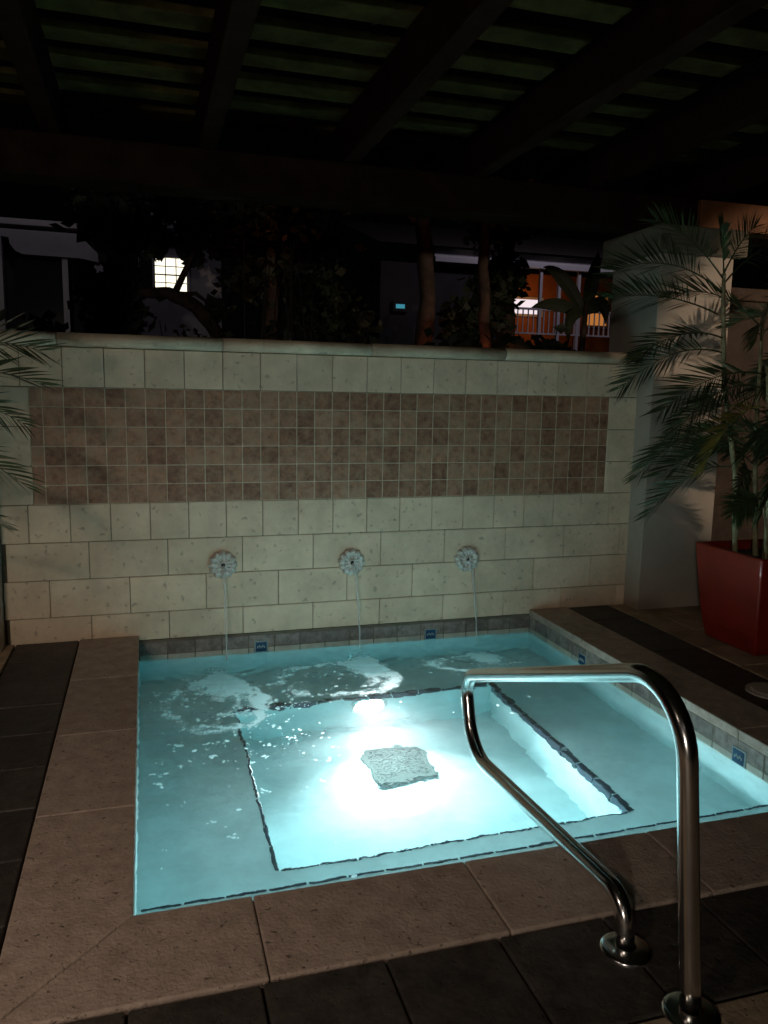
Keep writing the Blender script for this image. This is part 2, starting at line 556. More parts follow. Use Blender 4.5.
box(bm, XL-0.05, XL-0.0065, YF-0.03, -0.009, -0.1652, -0.0453)
obj('tile_grout', bm, grout_dark, spa)

for i, c in enumerate(MK_BACK + MK_SIDE):
    bm = bmesh.new()
    if i < 2:
        box(bm, c-mw, c+mw, -0.0165, -0.006, -0.158, -0.082, 1)
        box(bm, c-mw+0.008, c+mw-0.008, -0.0185, -0.0155, -0.150, -0.090)
        for k in range(5):
            xx = c-0.026+k*0.0105
            box(bm, xx, xx+0.0075, -0.0205, -0.018, -0.128+0.006*(k % 2), -0.114+0.006*(k % 2), 1)
    else:
        box(bm, XR-0.0005, XR+0.009, c-mw, c+mw, -0.158, -0.082, 1)
        box(bm, XR-0.003, XR+0.0005, c-mw+0.008, c+mw-0.008, -0.150, -0.090)
        for k in range(5):
            xx = c-0.026+k*0.0105
            box(bm, XR-0.0055, XR-0.0025, xx, xx+0.0075, -0.128+0.006*(k % 2), -0.114+0.006*(k % 2), 1)
    o = obj('marker_tile', bm, [blue_tile, white_glaze], spa)
    o['label'] = 'small blue glazed tile with a pale rim set in the waterline'

# dark trim tiles along the edges of the benches and of the step
d = 0.146


def trim(a, b_, axis, fixed, side, z, hv=0.05, ht=0.016):
    bm = bmesh.new()
    n = max(1, round((b_-a)/d))
    L = (b_-a)/n
    for k in range(n):
        p, q = a+k*L+0.004, a+(k+1)*L-0.004
        lo, hi = sorted((fixed, fixed+side*0.006))
        l2, h2 = sorted((fixed+side*0.006, fixed-side*ht))
        if axis == 'y':
            box(bm, lo, hi, p, q, z-hv, z-0.001); box(bm, l2, h2, p, q, z-0.001, z+0.004)
        else:
            box(bm, p, q, lo, hi, z-hv, z-0.001); box(bm, p, q, l2, h2, z-0.001, z+0.004)
    obj('trim_tile', bm, navy_tile, spa, bevel=0.002, seg=1)


trim(WY0, WY1, 'y', WX0, 1, BZ, 0.05, 0.007)
trim(WY0, WY1, 'y', WX1, -1, BZ, 0.065, 0.026)
trim(WX0+0.012, WX1-0.012, 'x', WY1, -1, BZ, 0.045, 0.014)
trim(WX0+0.012, WX1-0.012, 'x', WY0, 1, BZ, 0.05, 0.004)
trim(XL+0.005, XR-0.005, 'x', STEP, 1, SZ, 0.05, 0.006)

# main drain: a square stainless frame with a slotted cover
dx, dy = 1.685, -1.02
frame = bmesh.new()
s = 0.15
for a in (-1, 1):
    box(frame, dx-s, dx+s, dy+a*s-0.012, dy+a*s+0.012, FZ, FZ+0.016)
    box(frame, dx+a*s-0.0118, dx+a*s+0.0118, dy-s+0.012, dy+s-0.012, FZ, FZ+0.0155)
drain_plastic = mat('drain_plastic', (0.065, 0.075, 0.068), 0.85, var=0.2, scale=30, spec=0.08)
drain = obj('main_drain', frame, drain_plastic, spa)
bm = bmesh.new()
box(bm, dx-s+0.012, dx+s-0.012, dy-s+0.012, dy+s-0.012, FZ, FZ+0.004, 1)
for k in range(14):
    yy = dy-s+0.018+k*0.0222
    box(bm, dx-s+0.012, dx+s-0.012, yy, yy+0.016, FZ+0.004, FZ+0.010)
obj('drain_grate', bm, [drain_plastic, drain_plastic], drain)

# underwater light in the back wall of the well
lx, lz = 1.645, -0.635
bm = bmesh.new()
n = 32
ring_in, ring_out = [], []
for k in range(n):
    a = 2*PI*k/n
    ca, sa = math.cos(a), math.sin(a)
    prof = ((0.088, -0.002), (0.092, -0.014), (0.104, -0.014), (0.112, 0.0))
    ring_in.append([bm.verts.new((lx+p*ca, WY1+q, lz+p*sa)) for p, q in prof])
for k in range(n):
    A, B = ring_in[k], ring_in[(k+1) % n]
    for j in range(3):
        f = bm.faces.new((A[j], A[j+1], B[j+1], B[j])); f.smooth = True
lamp = obj('underwater_light', bm, steel, spa)
bm = bmesh.new()
prev = None
rings = []
for j, (p, q) in enumerate(((0.086, -0.010), (0.07, -0.016), (0.045, -0.021), (0.02, -0.0235))):
    rings.append([bm.verts.new((lx+p*math.cos(2*PI*k/n), WY1+q, lz+p*math.sin(2*PI*k/n))) for k in range(n)])
for A, B in zip(rings, rings[1:]):
    for k in range(n):
        bm.faces.new((A[k], A[(k+1) % n], B[(k+1) % n], B[k]))
bm.faces.new(rings[-1])
obj('lens', bm, lens_mat, lamp, smooth=True)

# ------------------------------------------------------------------ water
IMP = [(0.875, -0.105), (1.715, -0.10), (2.52, -0.10)]


def wave(x, y):
    h = 0.0
    for i, (ix, iy) in enumerate(IMP):
        r = math.hypot(x-ix, y-iy)
        amp = (0.0020, 0.0020, 0.0016)[i]
        h += amp*math.exp(-r/0.55)*math.sin(r*2*PI/0.085 - i)*min(1, r/0.05)
        h += 0.0010*math.exp(-r/1.6)*math.sin(r*2*PI/0.19 + 2*i)
    # the nearer right half lies calmer
    k = 0.55 + 0.45*math.exp(-((x-0.7)**2+(y+0.6)**2)/1.2)
    h += 0.0026*k*noise.noise((x*7.0, y*9.0, 3.1)) + 0.0013*k*noise.noise((x*19, y*23, 7.7)) + 0.0008*k*noise.noise((x*48, y*48, 2.2))
    h += 0.004*noise.noise((x*2.2, y*2.6, 1.3))
    return h


bm = bmesh.new()
ax0, ax1, ay0, ay1 = XL-0.03, XR+0.03, YF-0.03, 0.016
nx, ny = 260, 270
V = [[bm.verts.new((ax0+(ax1-ax0)*i/nx, ay0+(ay1-ay0)*j/ny,
                    WZ+wave(ax0+(ax1-ax0)*i/nx, ay0+(ay1-ay0)*j/ny))) for i in range(nx+1)] for j in range(ny+1)]
for j in range(ny):
    for i in range(nx):
        f = bm.faces.new((V[j][i], V[j][i+1], V[j+1][i+1], V[j+1][i])); f.smooth = True
zb_ = FZ-0.06
border = [V[0][i] for i in range(nx+1)] + [V[j][nx] for j in range(1, ny+1)] + [V[ny][i] for i in range(nx-1, -1, -1)] + [V[j][0] for j in range(ny-1, 0, -1)]
low = [bm.verts.new((v.co.x, v.co.y, zb_)) for v in border]
for k in range(len(border)):
    q = (k+1) % len(border)
    bm.faces.new((border[k], low[k], low[q], border[q]))
bm.faces.new(low)
wo = obj('water', bm, water_mat)
structure(wo)


# foam where the three jets land
def foam_piece(fields, x0, x1, y0, y1, cell, name, label, seed):
    """A skin of froth just under the surface; each vertex stores how thick the froth is there."""
    bm = bmesh.new()
    nx_, ny_ = int((x1-x0)/cell), int((y1-y0)/cell)
    G_ = [[fields(x0+i*cell, y0+j*cell) for j in range(ny_+1)] for i in range(nx_+1)]
    vv, dens = {}, []
    def vert(i, j):
        if (i, j) not in vv:
            x, y = x0+i*cell, y0+j*cell
            vv[(i, j)] = bm.verts.new((x, y, WZ+wave(x, y)-0.003))
            dens.append(G_[i][j])
        return vv[(i, j)]
    for i in range(nx_):
        for j in range(ny_):
            if max(G_[i][j], G_[i+1][j], G_[i][j+1], G_[i+1][j+1]) > -0.35:
                f = bm.faces.new((vert(i, j), vert(i+1, j), vert(i+1, j+1), vert(i, j+1))); f.smooth = True
    o = obj(name, bm, lace_mat)
    at = o.data.attributes.new('froth', 'FLOAT', 'POINT')
    at.data.foreach_set('value', dens)
    tag(o, label, 'foam', 'foam under the water spouts', 'stuff')
    return o


def ring_field(cx, cy, rx, ry, width, ang0, seed, plume, plume_r, strength=1.0):
    def F(x, y):
        if y > -0.03 or x < XL+0.01: return -1
        dx_, dy_ = (x-cx)/rx, (y-cy)/ry
        wob = 0.22*noise.noise((x*5, y*5, seed)) + 0.10*noise.noise((x*14, y*14, seed+3))
        r = math.hypot(dx_, dy_) + wob
        ring = math.exp(-((r-1)/width)**2)
        ring2 = 0.8*math.exp(-((r-0.62)/(width*0.55))**2)
        a = math.atan2(dy_, dx_)
        sw = 0.72 + 0.28*math.cos(a-ang0)
        n1 = noise.noise((x*13, y*13, seed+1)); n2 = noise.noise((x*33, y*33, seed+2)); n3 = noise.noise((x*75, y*75, seed+4))
        px, py, pr, pry = plume
        pl = math.exp(-(((x-px)/pr)**2 + ((y-py)/pry)**2))*1.35
        cell = abs(noise.noise((x*17+wob, y*17, seed+6)))*1.2
        lace = 0.30*n1 + 0.26*n2 + 0.20*n3
        body = max(ring*sw, ring2*sw*0.62)*strength
        return body*(1.25-0.9*cell) + pl + lace - 0.50
    return F


foam_piece(ring_field(0.75, -0.79, 0.235, 0.33, 0.20, 0.4, 2.1, (0.80, -0.50, 0.085, 0.24), 0.1),
           0.40, 1.25, -1.5, -0.06, 0.0075, 'foam', 'lacy ring of white foam on the water below the left water spout', 2.1)
foam_piece(ring_field(1.44, -0.58, 0.31, 0.24, 0.19, 0.6, 5.7, (1.68, -0.40, 0.09, 0.20), 0.1),
           1.02, 1.98, -1.15, -0.06, 0.0075, 'foam', 'lacy ring of white foam on the water below the middle water spout', 5.7)
foam_piece(ring_field(2.33, -0.50, 0.27, 0.13, 0.22, -2.6, 8.3, (2.43, -0.44, 0.085, 0.12), 0.1, 0.82),
           1.95, 2.8, -0.9, -0.06, 0.0075, 'foam', 'white foam patch on the water below the right water spout', 8.3)

# loose bubbles drifting off the foam
bm = bmesh.new()
for k in range(420):
    if random.random() < 0.62:
        x = random.uniform(XL+0.05, 1.25); y = -0.55 - abs(random.gauss(0, 0.62))
    else:
        x = random.uniform(0.6, 2.5); y = -0.35 - abs(random.gauss(0, 0.42))
    if y < YF+0.08: continue
    r = abs(random.gauss(0, 0.0038)) + 0.0022
    cl = 1 if random.random() < 0.7 else random.randint(2, 5)
    for q in range(cl):
        xx, yy = x+random.gauss(0, 0.012)*(q > 0), y+random.gauss(0, 0.012)*(q > 0)
        rr = r*random.uniform(0.6, 1.1)
        m_ = 7
        an = random.uniform(0, PI)
        pts = []
        for t in range(m_):
            a = 2*PI*t/m_
            e = rr*(1+0.35*random.uniform(-1, 1))
            px, py = 1.5*e*math.cos(a), e*math.sin(a)
            pts.append((xx+px*math.cos(an)-py*math.sin(an), yy+px*math.sin(an)+py*math.cos(an)))
        bm.faces.new([bm.verts.new((a, b_, WZ+wave(a, b_)-0.003)) for a, b_ in pts])
o = obj('bubbles', bm, foam_mat)
tag(o, 'scattered white bubbles drifting on the water around the foam rings', 'bubbles', None, 'stuff')

# ------------------------------------------------------------------ feature wall
wall = thing('feature_wall', 'cream stone block wall with a brown tile panel and rounded cap behind the spa pool', 'wall', (1.68, 0.12, 0))
WL, WR = -0.36, 3.70
ZT = 1.462
bm = bmesh.new()
box(bm, WL, WR, 0.004, 0.26, -0.3, 1.684)
obj('wall_core', bm, grout_dark, wall)
PX0, PX1, PZ0 = -0.178, 3.478, 0.802
bm = bmesh.new()
T = -0.0    # face plane


def block(bm, x0, x1, z0, z1):
    x0, x1 = max(x0, WL+0.002), min(x1, WR-0.002)
    if x1-x0 < 0.03: return
    t = random.uniform(-0.0015, 0.0015)
    g_ = 0.0018
    box(bm, x0+g_, x1-g_, T+t-0.006, 0.01, z0+g_, z1-g_)


def edges(start, step):
    k = math.floor((WL-start)/step)
    x = start+k*step
    r = []
    while x < WR:
        r.append((x, x+step)); x += step
    return r


for a, b_ in edges(0.0, 0.22): block(bm, a, b_, ZT+0.001, 1.683)
for a, b_ in edges(0.01, 0.22): block(bm, a, b_, 0.582, PZ0)
for a, b_ in edges(0.105, 0.440): block(bm, a, b_, 0.362, 0.582)
for a, b_ in edges(-0.115, 0.440): block(bm, a, b_, 0.142, 0.362)
for a, b_ in edges(0.105, 0.440): block(bm, a, b_, -0.03, 0.142)
for k in range(3):
    block(bm, WL, PX0, PZ0+0.22*k, PZ0+0.22*(k+1))
    block(bm, PX1, WR, PZ0+0.22*k, PZ0+0.22*(k+1))
obj('stone_facing', bm, limestone, wall, bevel=0.004, seg=2)

# brown tile panel
tile_brown = mat('brown_tile', (0.47, 0.235, 0.14), 0.55, col2=(0.19, 0.095, 0.06), scale=22, island=0.26, bump=0.25, bscale=30)
t_ = tile_brown.node_tree
N, L = t_.nodes, t_.links
pb = t_.nodes.get('Principled BSDF')
src = pb.inputs['Base Color'].links[0].from_socket
gm = N.new('ShaderNodeNewGeometry')
tcx = N.new('ShaderNodeTexCoord')
cl = N.new('ShaderNodeTexNoise'); cl.inputs['Scale'].default_value = 13; cl.inputs['Detail'].default_value = 7; cl.inputs['Roughness'].default_value = 0.7
L.new(tcx.outputs['Object'], cl.inputs['Vector'])
ad = N.new('ShaderNodeMath'); ad.operation = 'MULTIPLY_ADD'; ad.inputs[1].default_value = 0.16; L.new(gm.outputs['Random Per Island'], ad.inputs[0])
L.new(cl.outputs['Fac'], ad.inputs[2])
mr = N.new('ShaderNodeMapRange'); mr.inputs[1].default_value = 0.50; mr.inputs[2].default_value = 0.80
L.new(ad.outputs[0], mr.inputs[0])
mx = N.new('ShaderNodeMix'); mx.data_type = 'RGBA'
mx.inputs[7].default_value = (0.44, 0.30, 0.20, 1)
L.new(mr.outputs[0], mx.inputs[0]); L.new(src, mx.inputs[6]); L.new(mx.outputs[2], pb.inputs['Base Color'])

bm = bmesh.new()
x = -0.22
while x < PX1:
    xa, xb = max(x, PX0), min(x+0.11, PX1)
    if xb-xa > 0.02:
        for r in range(6):
            z0, z1 = PZ0+0.11*r, PZ0+0.11*(r+1)
            t = random.uniform(-0.001, 0.001)
            box(bm, xa+0.0022, xb-0.0022, -0.0045+t, 0.01, z0+0.0022, z1-0.0022)
    x += 0.11
obj('tile_panel', bm, tile_brown, wall, bevel=0.003, seg=2)
bm = bmesh.new()
box(bm, PX0, PX1, -0.0025, 0.006, PZ0, ZT)
obj('panel_grout', bm, grout_pale, wall)

# rounded cap
bm = bmesh.new()
prof = [(-0.035, 1.685)]
for k in range(9):
    a = -PI/2 + PI*k/8*0.5
    pass
prof = []
R_ = 0.038
for k in range(9):
    a = PI*1.5 - PI*k/8
    prof.append((-0.012+R_*math.cos(a), 1.7245+R_*math.sin(a)))
prof += [(0.30, 1.7625), (0.30, 1.6865)]
cx_ = [WL+0.004, -0.02, 0.88, 1.78, 2.68, WR-0.012]
for a, b_ in zip(cx_, cx_[1:]):
    A = [bm.verts.new((a+0.002, y, z)) for y, z in prof]
    B = [bm.verts.new((b_-0.002, y, z)) for y, z in prof]
    n_ = len(prof)
    for k in range(n_):
        f = bm.faces.new((A[k], A[(k+1) % n_], B[(k+1) % n_], B[k]))
        f.smooth = k < 8
    bm.faces.new(A[::-1]); bm.faces.new(B)
obj('wall_cap', bm, cap_stone, wall)

# ------------------------------------------------------------------ water spouts and streams
SP = [(0.865, 0.415), (1.671, 0.396), (2.463, 0.382)]
SPL = ['round flower shaped water spout on the stone wall, left of the other two',
       'round flower shaped water spout on the stone wall, between the other two',
       'round flower shaped water spout on the stone wall, right of the other two']


def rosette(x, z, label, rot):
    t = thing('water_spout', label, 'water spout', (x, -0.006, z), 'flower water spouts on the wall')
    bm = bmesh.new()
    nr, na = 14, 144
    Rr = 0.088
    grid = []
    for i in range(nr+1):
        row = []
        for k in range(na):
            a = 2*PI*k/na
            pet = abs(math.cos(6*(a+rot)))          # 12 petals
            edge = Rr*(0.88 + 0.12*pet**0.6)
            s = i/nr
            r = 0.018 + (edge-0.018)*s
            inner = abs(math.cos(6*(a+rot)+PI/2))
            h = 0.020 + 0.014*math.sin(s*PI*0.9)*(0.45+0.55*pet) + 0.006*math.cos(s*PI*3)*inner
            h += 0.003*noise.noise((math.cos(a)*r*90, math.sin(a)*r*90, x))
            if i == nr: h = 0.010
            row.append(bm.verts.new((x+r*math.cos(a), -0.006-h, z+r*math.sin(a))))
        grid.append(row)
    for i in range(nr):
        for k in range(na):
            f = bm.faces.new((grid[i][k], grid[i][(k+1) % na], grid[i+1][(k+1) % na], grid[i+1][k])); f.smooth = True
    back = [bm.verts.new((x+0.075*math.cos(2*PI*k/na), -0.006, z+0.075*math.sin(2*PI*k/na))) for k in range(na)]
    for k in range(na):
        bm.faces.new((grid[nr][k], grid[nr][(k+1) % na], back[(k+1) % na], back[k]))
    obj('flower_plate', bm, rosette_metal, t)
    bm = bmesh.new()
    nn = 24
    prof = ((0.0225, 0.014), (0.0225, 0.040), (0.0145, 0.042), (0.0125, 0.018))
    rr = [[bm.verts.new((x+p*math.cos(2*PI*k/nn), -0.006-q, z+p*math.sin(2*PI*k/nn))) for k in range(nn)] for p, q in prof]
    for A, B in zip(rr, rr[1:]):
        for k in range(nn):
            bm.faces.new((A[k], A[(k+1) % nn], B[(k+1) % nn], B[k])).smooth = True
    noz = obj('nozzle', bm, rosette_metal, t)
    bm = bmesh.new()
    cyl(bm, (x, -0.006, z), 0.0135, -0.020, -0.014, 20, axis='y')
    obj('nozzle_opening', bm, dark_hole, noz)


STL = ['thin stream of water falling from the left flower spout',
       'thin stream of water falling from the middle flower spout',
       'thin stream of water falling from the right flower spout']
for i, (x, z) in enumerate(SP):
    rosette(x, z, SPL[i], 0.1*i)
    bm = bmesh.new()
    pts, rad = [], []
    y0_ = -0.040
    ix, iy = IMP[i]
    H = z - WZ + 0.01
    for k in range(41):
        s = k/40
        tt = math.sqrt(s)
        px = x + (ix-x)*tt + 0.0012*math.sin(s*26+i)
        py = y0_ + (iy-y0_)*tt
        pts.append((px, py, z-0.004 - H*s))
        rad.append((0.0070-0.0026*s)*(1+0.18*math.sin(s*34+i*2)*s))
    tube(bm, pts, rad, 10)
    tag(obj('water_stream', bm, stream_mat), STL[i], 'water stream', 'water streams from the wall spouts')

# ------------------------------------------------------------------ columns
def column(x0, x1, y0, y1, label, cap_z=2.40, cap_t=2.572, inner=0.06):
    t = thing('stone_column', label, 'column', ((x0+x1)/2, (y0+y1)/2, 0), 'square columns at the ends of the wall')
    bm = bmesh.new(); box(bm, x0, x1, y0, y1, -0.06, cap_z)
    obj('shaft', bm, stucco, t, bevel=0.008)
    bm = bmesh.new()
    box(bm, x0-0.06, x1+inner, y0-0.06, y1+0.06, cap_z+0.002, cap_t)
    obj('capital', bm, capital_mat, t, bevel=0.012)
    bm = bmesh.new()
    box(bm, x0-0.012, x1+0.012, y0-0.012, y1+0.012, -0.055, 0.012)
    return t


column(3.690, 4.262, -0.175, 0.385, 'square pale stucco column at the right end of the wall beside the potted palm')
column(-0.935, -0.362, -0.175, 0.385, 'square stucco column at the left end of the wall, mostly out of view', inner=0.012)

# dim wall right of the column
t = thing('garden_wall', 'dim brown garden wall with a flat cap right of the column behind the potted palm', 'wall', (5.9, 0.2, 0))
bm = bmesh.new(); box(bm, 4.265, 8.5, 0.10, 0.30, -0.06, 2.16)
obj('wall_body', bm, mat('dark_stucco', (0.05, 0.035, 0.025), 0.9, var=0.3), t)
bm = bmesh.new(); box(bm, 4.268, 8.55, 0.05, 0.35, 2.162, 2.25)
obj('cap_course', bm, mat('dark_cap', (0.07, 0.045, 0.03), 0.9, var=0.3), t, bevel=0.01)

# ------------------------------------------------------------------ pergola
pg = thing('pergola', 'dark timber pergola of beams and spaced slats roofing the spa pool', 'pergola', (1.65, -1.5, 2.572))
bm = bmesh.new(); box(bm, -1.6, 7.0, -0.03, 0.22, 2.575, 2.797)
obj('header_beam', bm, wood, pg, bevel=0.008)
bm = bmesh.new(); box(bm, -1.6, 7.0, -5.6, -5.35, 2.575, 2.797)
obj('header_beam', bm, wood, pg, bevel=0.008)
bm = bmesh.new(); box(bm, 4.05, 6.2, -0.075, -0.033, 2.60, 2.785)
obj('lit_beam_board', bm, mat('lit_beam_orange', (0.19, 0.075, 0.026), 0.7, var=0.3, scale=6), pg, bevel=0.006)  # added board, its orange stands for warm light on the dark header
xs_r = [-0.905, -0.06, 0.76, 1.585, 2.41, 3.235, 4.06, 4.885]
for x in xs_r:
    bm = bmesh.new()
    box(bm, x, x+0.10, -6.0, 0.62, 2.80, 3.05)
    o = obj('rafter', bm, wood, pg, bevel=0.006)
y = 0.35
k = 0
while y > -5.9:
    bm = bmesh.new()
    hw = 0.078+random.uniform(-0.006, 0.006)
    box(bm, -1.4, 6.4, y-hw, y+hw, 3.053, 3.09)
    # slight sag and twist
    for v in bm.verts:
        v.co.z += random.uniform(0, 0.006)
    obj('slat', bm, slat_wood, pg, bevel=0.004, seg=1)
    y -= 0.325
    k += 1

# ------------------------------------------------------------------ handrail
rail = thing('handrail', 'curved polished steel handrail rising from the dark pavers over the near edge of the pool', 'handrail', (1.645, -3.26, 0))
ctrl = [((1.632, -3.150, -0.02), 0), ((1.634, -3.13, 0.135), 0.15), ((1.640, -2.075, 0.065), 0.19), ((1.645, -1.975, 0.345), 0.085),
        ((1.650, -3.285, 0.822), 0.17), ((1.657, -3.388, -0.02), 0)]


def fillet(ctrl, n=12):
    out = [Vector(ctrl[0][0])]
    for i in range(1, len(ctrl)-1):
        p0, p1, p2 = (Vector(ctrl[j][0]) for j in (i-1, i, i+1))
        r = ctrl[i][1]
        d0, d1 = (p0-p1).normalized(), (p2-p1).normalized()
        th = d0.angle(d1)
        tl = min(r/math.tan(th/2), (p0-p1).length*0.48, (p2-p1).length*0.48)
        r_eff = tl*math.tan(th/2)
        bis = (d0+d1).normalized()
        c = p1 + bis*(r_eff/math.sin(th/2))
        a = (p1+d0*tl) - c; b_ = (p1+d1*tl) - c
        ang = a.angle(b_)
        for k in range(n+1):
            s = k/n
            v = (a*math.sin((1-s)*ang) + b_*math.sin(s*ang))/math.sin(ang)
            out.append(c+v)
    out.append(Vector(ctrl[-1][0]))
    # add points along straights
    res = [out[0]]
    for a, b_ in zip(out, out[1:]):
        m_ = int((b_-a).length/0.12)
        for k in range(1, m_+1):
            res.append(a.lerp(b_, k/(m_+1)))
        res.append(b_)
    return res


bm = bmesh.new()
tube(bm, fillet(ctrl), 0.0255, 28)
obj('rail_tube', bm, steel, rail)
for (x, y) in ((1.632, -3.152), (1.657, -3.388)):
    bm = bmesh.new()
    nn = 40
    prof = ((0.0262, 0.013), (0.032, 0.013), (0.056, 0.010), (0.066, 0.007), (0.069, 0.003), (0.069, -0.004))
    rr = [[bm.verts.new((x+p*math.cos(2*PI*k/nn), y+p*math.sin(2*PI*k/nn), q)) for k in range(nn)] for p, q in prof]
    for A, B in zip(rr, rr[1:]):
        for k in range(nn):
            bm.faces.new((A[k], A[(k+1) % nn], B[(k+1) % nn], B[k])).smooth = True
    obj('escutcheon', bm, steel, rail)

# round plastic lid let into the deck at the right
bm = bmesh.new()
cyl(bm, (3.43, -1.70, 0), 0.115, -0.02, 0.010, 40)
cyl(bm, (3.43, -1.70, 0), 0.095, 0.010, 0.016, 40, 0.085)
tag(obj('skimmer_lid', bm, lid_mat), 'pale round lid lying in the dark pavers right of the pool', 'lid')

# ------------------------------------------------------------------ planter and palms
def planter(cx, cy, top, bot, h, label, wl=0.028):
    t = thing('planter', label, 'planter', (cx, cy, 0), 'red planters holding palms')
    bm = bmesh.new()
    def ringv(s, z): return [bm.verts.new((cx+sx*s, cy+sy*s, z)) for sx, sy in ((-1, -1), (1, -1), (1, 1), (-1, 1))]
    lv = [ringv(bot, 0.0)]
    for k in range(1, 7):
        q = k/6
        lv.append(ringv(bot+(top-bot)*(q**0.75), h*q))
    lv.append(ringv(top-wl, h)); lv.append(ringv(top-wl-0.01, h-0.07))
    bm.faces.new(lv[0][::-1])
    for A, B in zip(lv, lv[1:]):
        for k in range(4):
            bm.faces.new((A[k], A[(k+1) % 4], B[(k+1) % 4], B[k]))
    obj('pot_body', bm, red_glaze, t, bevel=0.012, seg=3)
    bm = bmesh.new()
    s = top-wl-0.004
    nn = 14
    gv = [[bm.verts.new((cx-s+2*s*i/nn, cy-s+2*s*j/nn, h-0.055+0.012*noise.noise((i*0.7, j*0.7, cx)))) for i in range(nn+1)] for j in range(nn+1)]
    for j in range(nn):
        for i in range(nn):
            bm.faces.new((gv[j][i], gv[j][i+1], gv[j+1][i+1], gv[j+1][i]))
    obj('potting_soil', bm, soil, t)
    return t


def frond_mesh(base, ctrlp, tip, n_leaf=26, leaf=0.24, rng=random, m=None, droop=0.5, roll=0.0):
    """An arching rachis with two rows of narrow, pointed, drooping leaflets."""
    bm = bmesh.new()
    b0, b1, b2 = Vector(base), Vector(ctrlp), Vector(tip)
    def P(t): return b0*(1-t)**2 + b1*2*t*(1-t) + b2*t*t
    def D(t): return ((b1-b0)*(1-t) + (b2-b1)*t).normalized()
    tube(bm, [P(k/14) for k in range(15)], [0.0055*(1-0.8*k/14) for k in range(15)], 5)
    L_ = (b2-b0).length
    leaf = leaf*min(1.25, max(0.6, L_/0.75))
    for k in range(n_leaf):
        t = 0.22 + 0.78*(k/(n_leaf-1))
        p, d = P(t), D(t)
        side = d.cross(Vector((0, 0, 1)))
        if side.length < 0.1: side = d.cross(Vector((1, 0, 0)))
        side.normalize()
        upv = side.cross(d).normalized()
        side, upv = side*math.cos(roll) + upv*math.sin(roll), upv*math.cos(roll) - side*math.sin(roll)
        env = math.sin(min(1, (t-0.15)/0.85)*PI*0.86)**0.6 if t < 0.98 else 0.45
        for s in (-1, 1):
            if rng.random() < 0.05: continue
            sweep = math.radians(62 - 40*t + rng.uniform(-7, 7))
            dir_ = (side*s*math.sin(sweep) + d*math.cos(sweep) + upv*rng.uniform(0.05, 0.30)).normalized()
            ll = leaf*env*rng.uniform(0.85, 1.12)
            wdt = 0.0064*rng.uniform(0.8, 1.2)
            wv = dir_.cross(upv).normalized()
            tw = rng.uniform(0.3, 1.1)*s
            wv = wv*math.cos(tw) + upv*math.sin(tw)
            prev = None
            pt = Vector(p); dd = Vector(dir_)
            segs = 4
            for q in range(segs+1):
                f = q/segs
                wq = wdt*(0.35+1.1*f if f < 0.45 else 0.85*(1-f)/0.55+0.02)
                a = bm.verts.new(pt - wv*wq); c = bm.verts.new(pt + wv*wq)
                if prev:
                    bm.faces.new((prev[0], prev[1], c, a))
                prev = (a, c)
                dd = (dd + Vector((0, 0, -1))*droop*0.34*rng.uniform(0.5, 1.3)).normalized()
                pt = pt + dd*(ll/segs)
    return bm


def palm(name, label, base, stems, fronds, seed, extra=(), n_lo=30, n_hi=38, leaf=0.26):
    extra = list(extra)
    rng = random.Random(seed)
    t = thing(name, label, 'palm', base, 'palms in planters')
    for pts, r in stems:
        bm = bmesh.new()
        P_ = []
        for a, b_ in zip(pts, pts[1:]):
            for k in range(6):
                P_.append(Vector(a).lerp(Vector(b_), k/6))
        P_.append(Vector(pts[-1]))
        rad = []
        for k in range(len(P_)):
            rad.append(r*(1-0.45*k/len(P_))*(1.14 if k % 3 == 0 else 1.0))
        tube(bm, P_, rad, 9)
        obj('cane', bm, stem_mat, t)
    for fr in fronds + extra:
        b0, tip, lift, mm = fr
        b0, tip = Vector(b0), Vector(tip)
        mid = b0.lerp(tip, 0.5) + Vector((0, 0, lift))
        bm = frond_mesh(b0, mid, tip, rng.randint(n_lo, n_hi), leaf, rng, droop=rng.uniform(0.05, 0.26), roll=rng.choice((-1, 1))*rng.uniform(0.35, 1.15))
        obj('frond', bm, mm, t)
    return t


PCX, PCY = 4.03, -0.97
planter(3.975, -1.005, 0.285, 0.215, 0.586, 'tall tapered red planter right of the pool in front of the column')
rp = random.Random(5)
stems = [
    ([(3.80, -0.95, 0.5), (3.74, -0.97, 1.0), (3.58, -1.00, 1.55), (3.53, -1.0, 2.0), (3.52, -1.0, 2.15)], 0.017),
    ([(3.88, -1.10, 0.5), (3.83, -1.14, 1.1), (3.72, -1.16, 1.65)], 0.016),
    ([(3.95, -0.95, 0.5), (3.92, -0.90, 1.2), (3.95, -0.84, 1.9)], 0.016),
    ([(4.02, -1.12, 0.5), (4.00, -1.2, 1.0), (3.98, -1.25, 1.45)], 0.014),
    ([(4.08, -0.90, 0.5), (4.14, -0.85, 1.2), (4.22, -0.8, 1.8)], 0.016),
    ([(4.15, -1.08, 0.5), (4.22, -1.12, 1.1), (4.32, -1.16, 1.6)], 0.014),
    ([(3.82, -1.18, 0.5), (3.74, -1.24, 0.75), (3.66, -1.28, 0.95)], 0.009),
]
LM, LIT = leaf_mat, leaf_lit
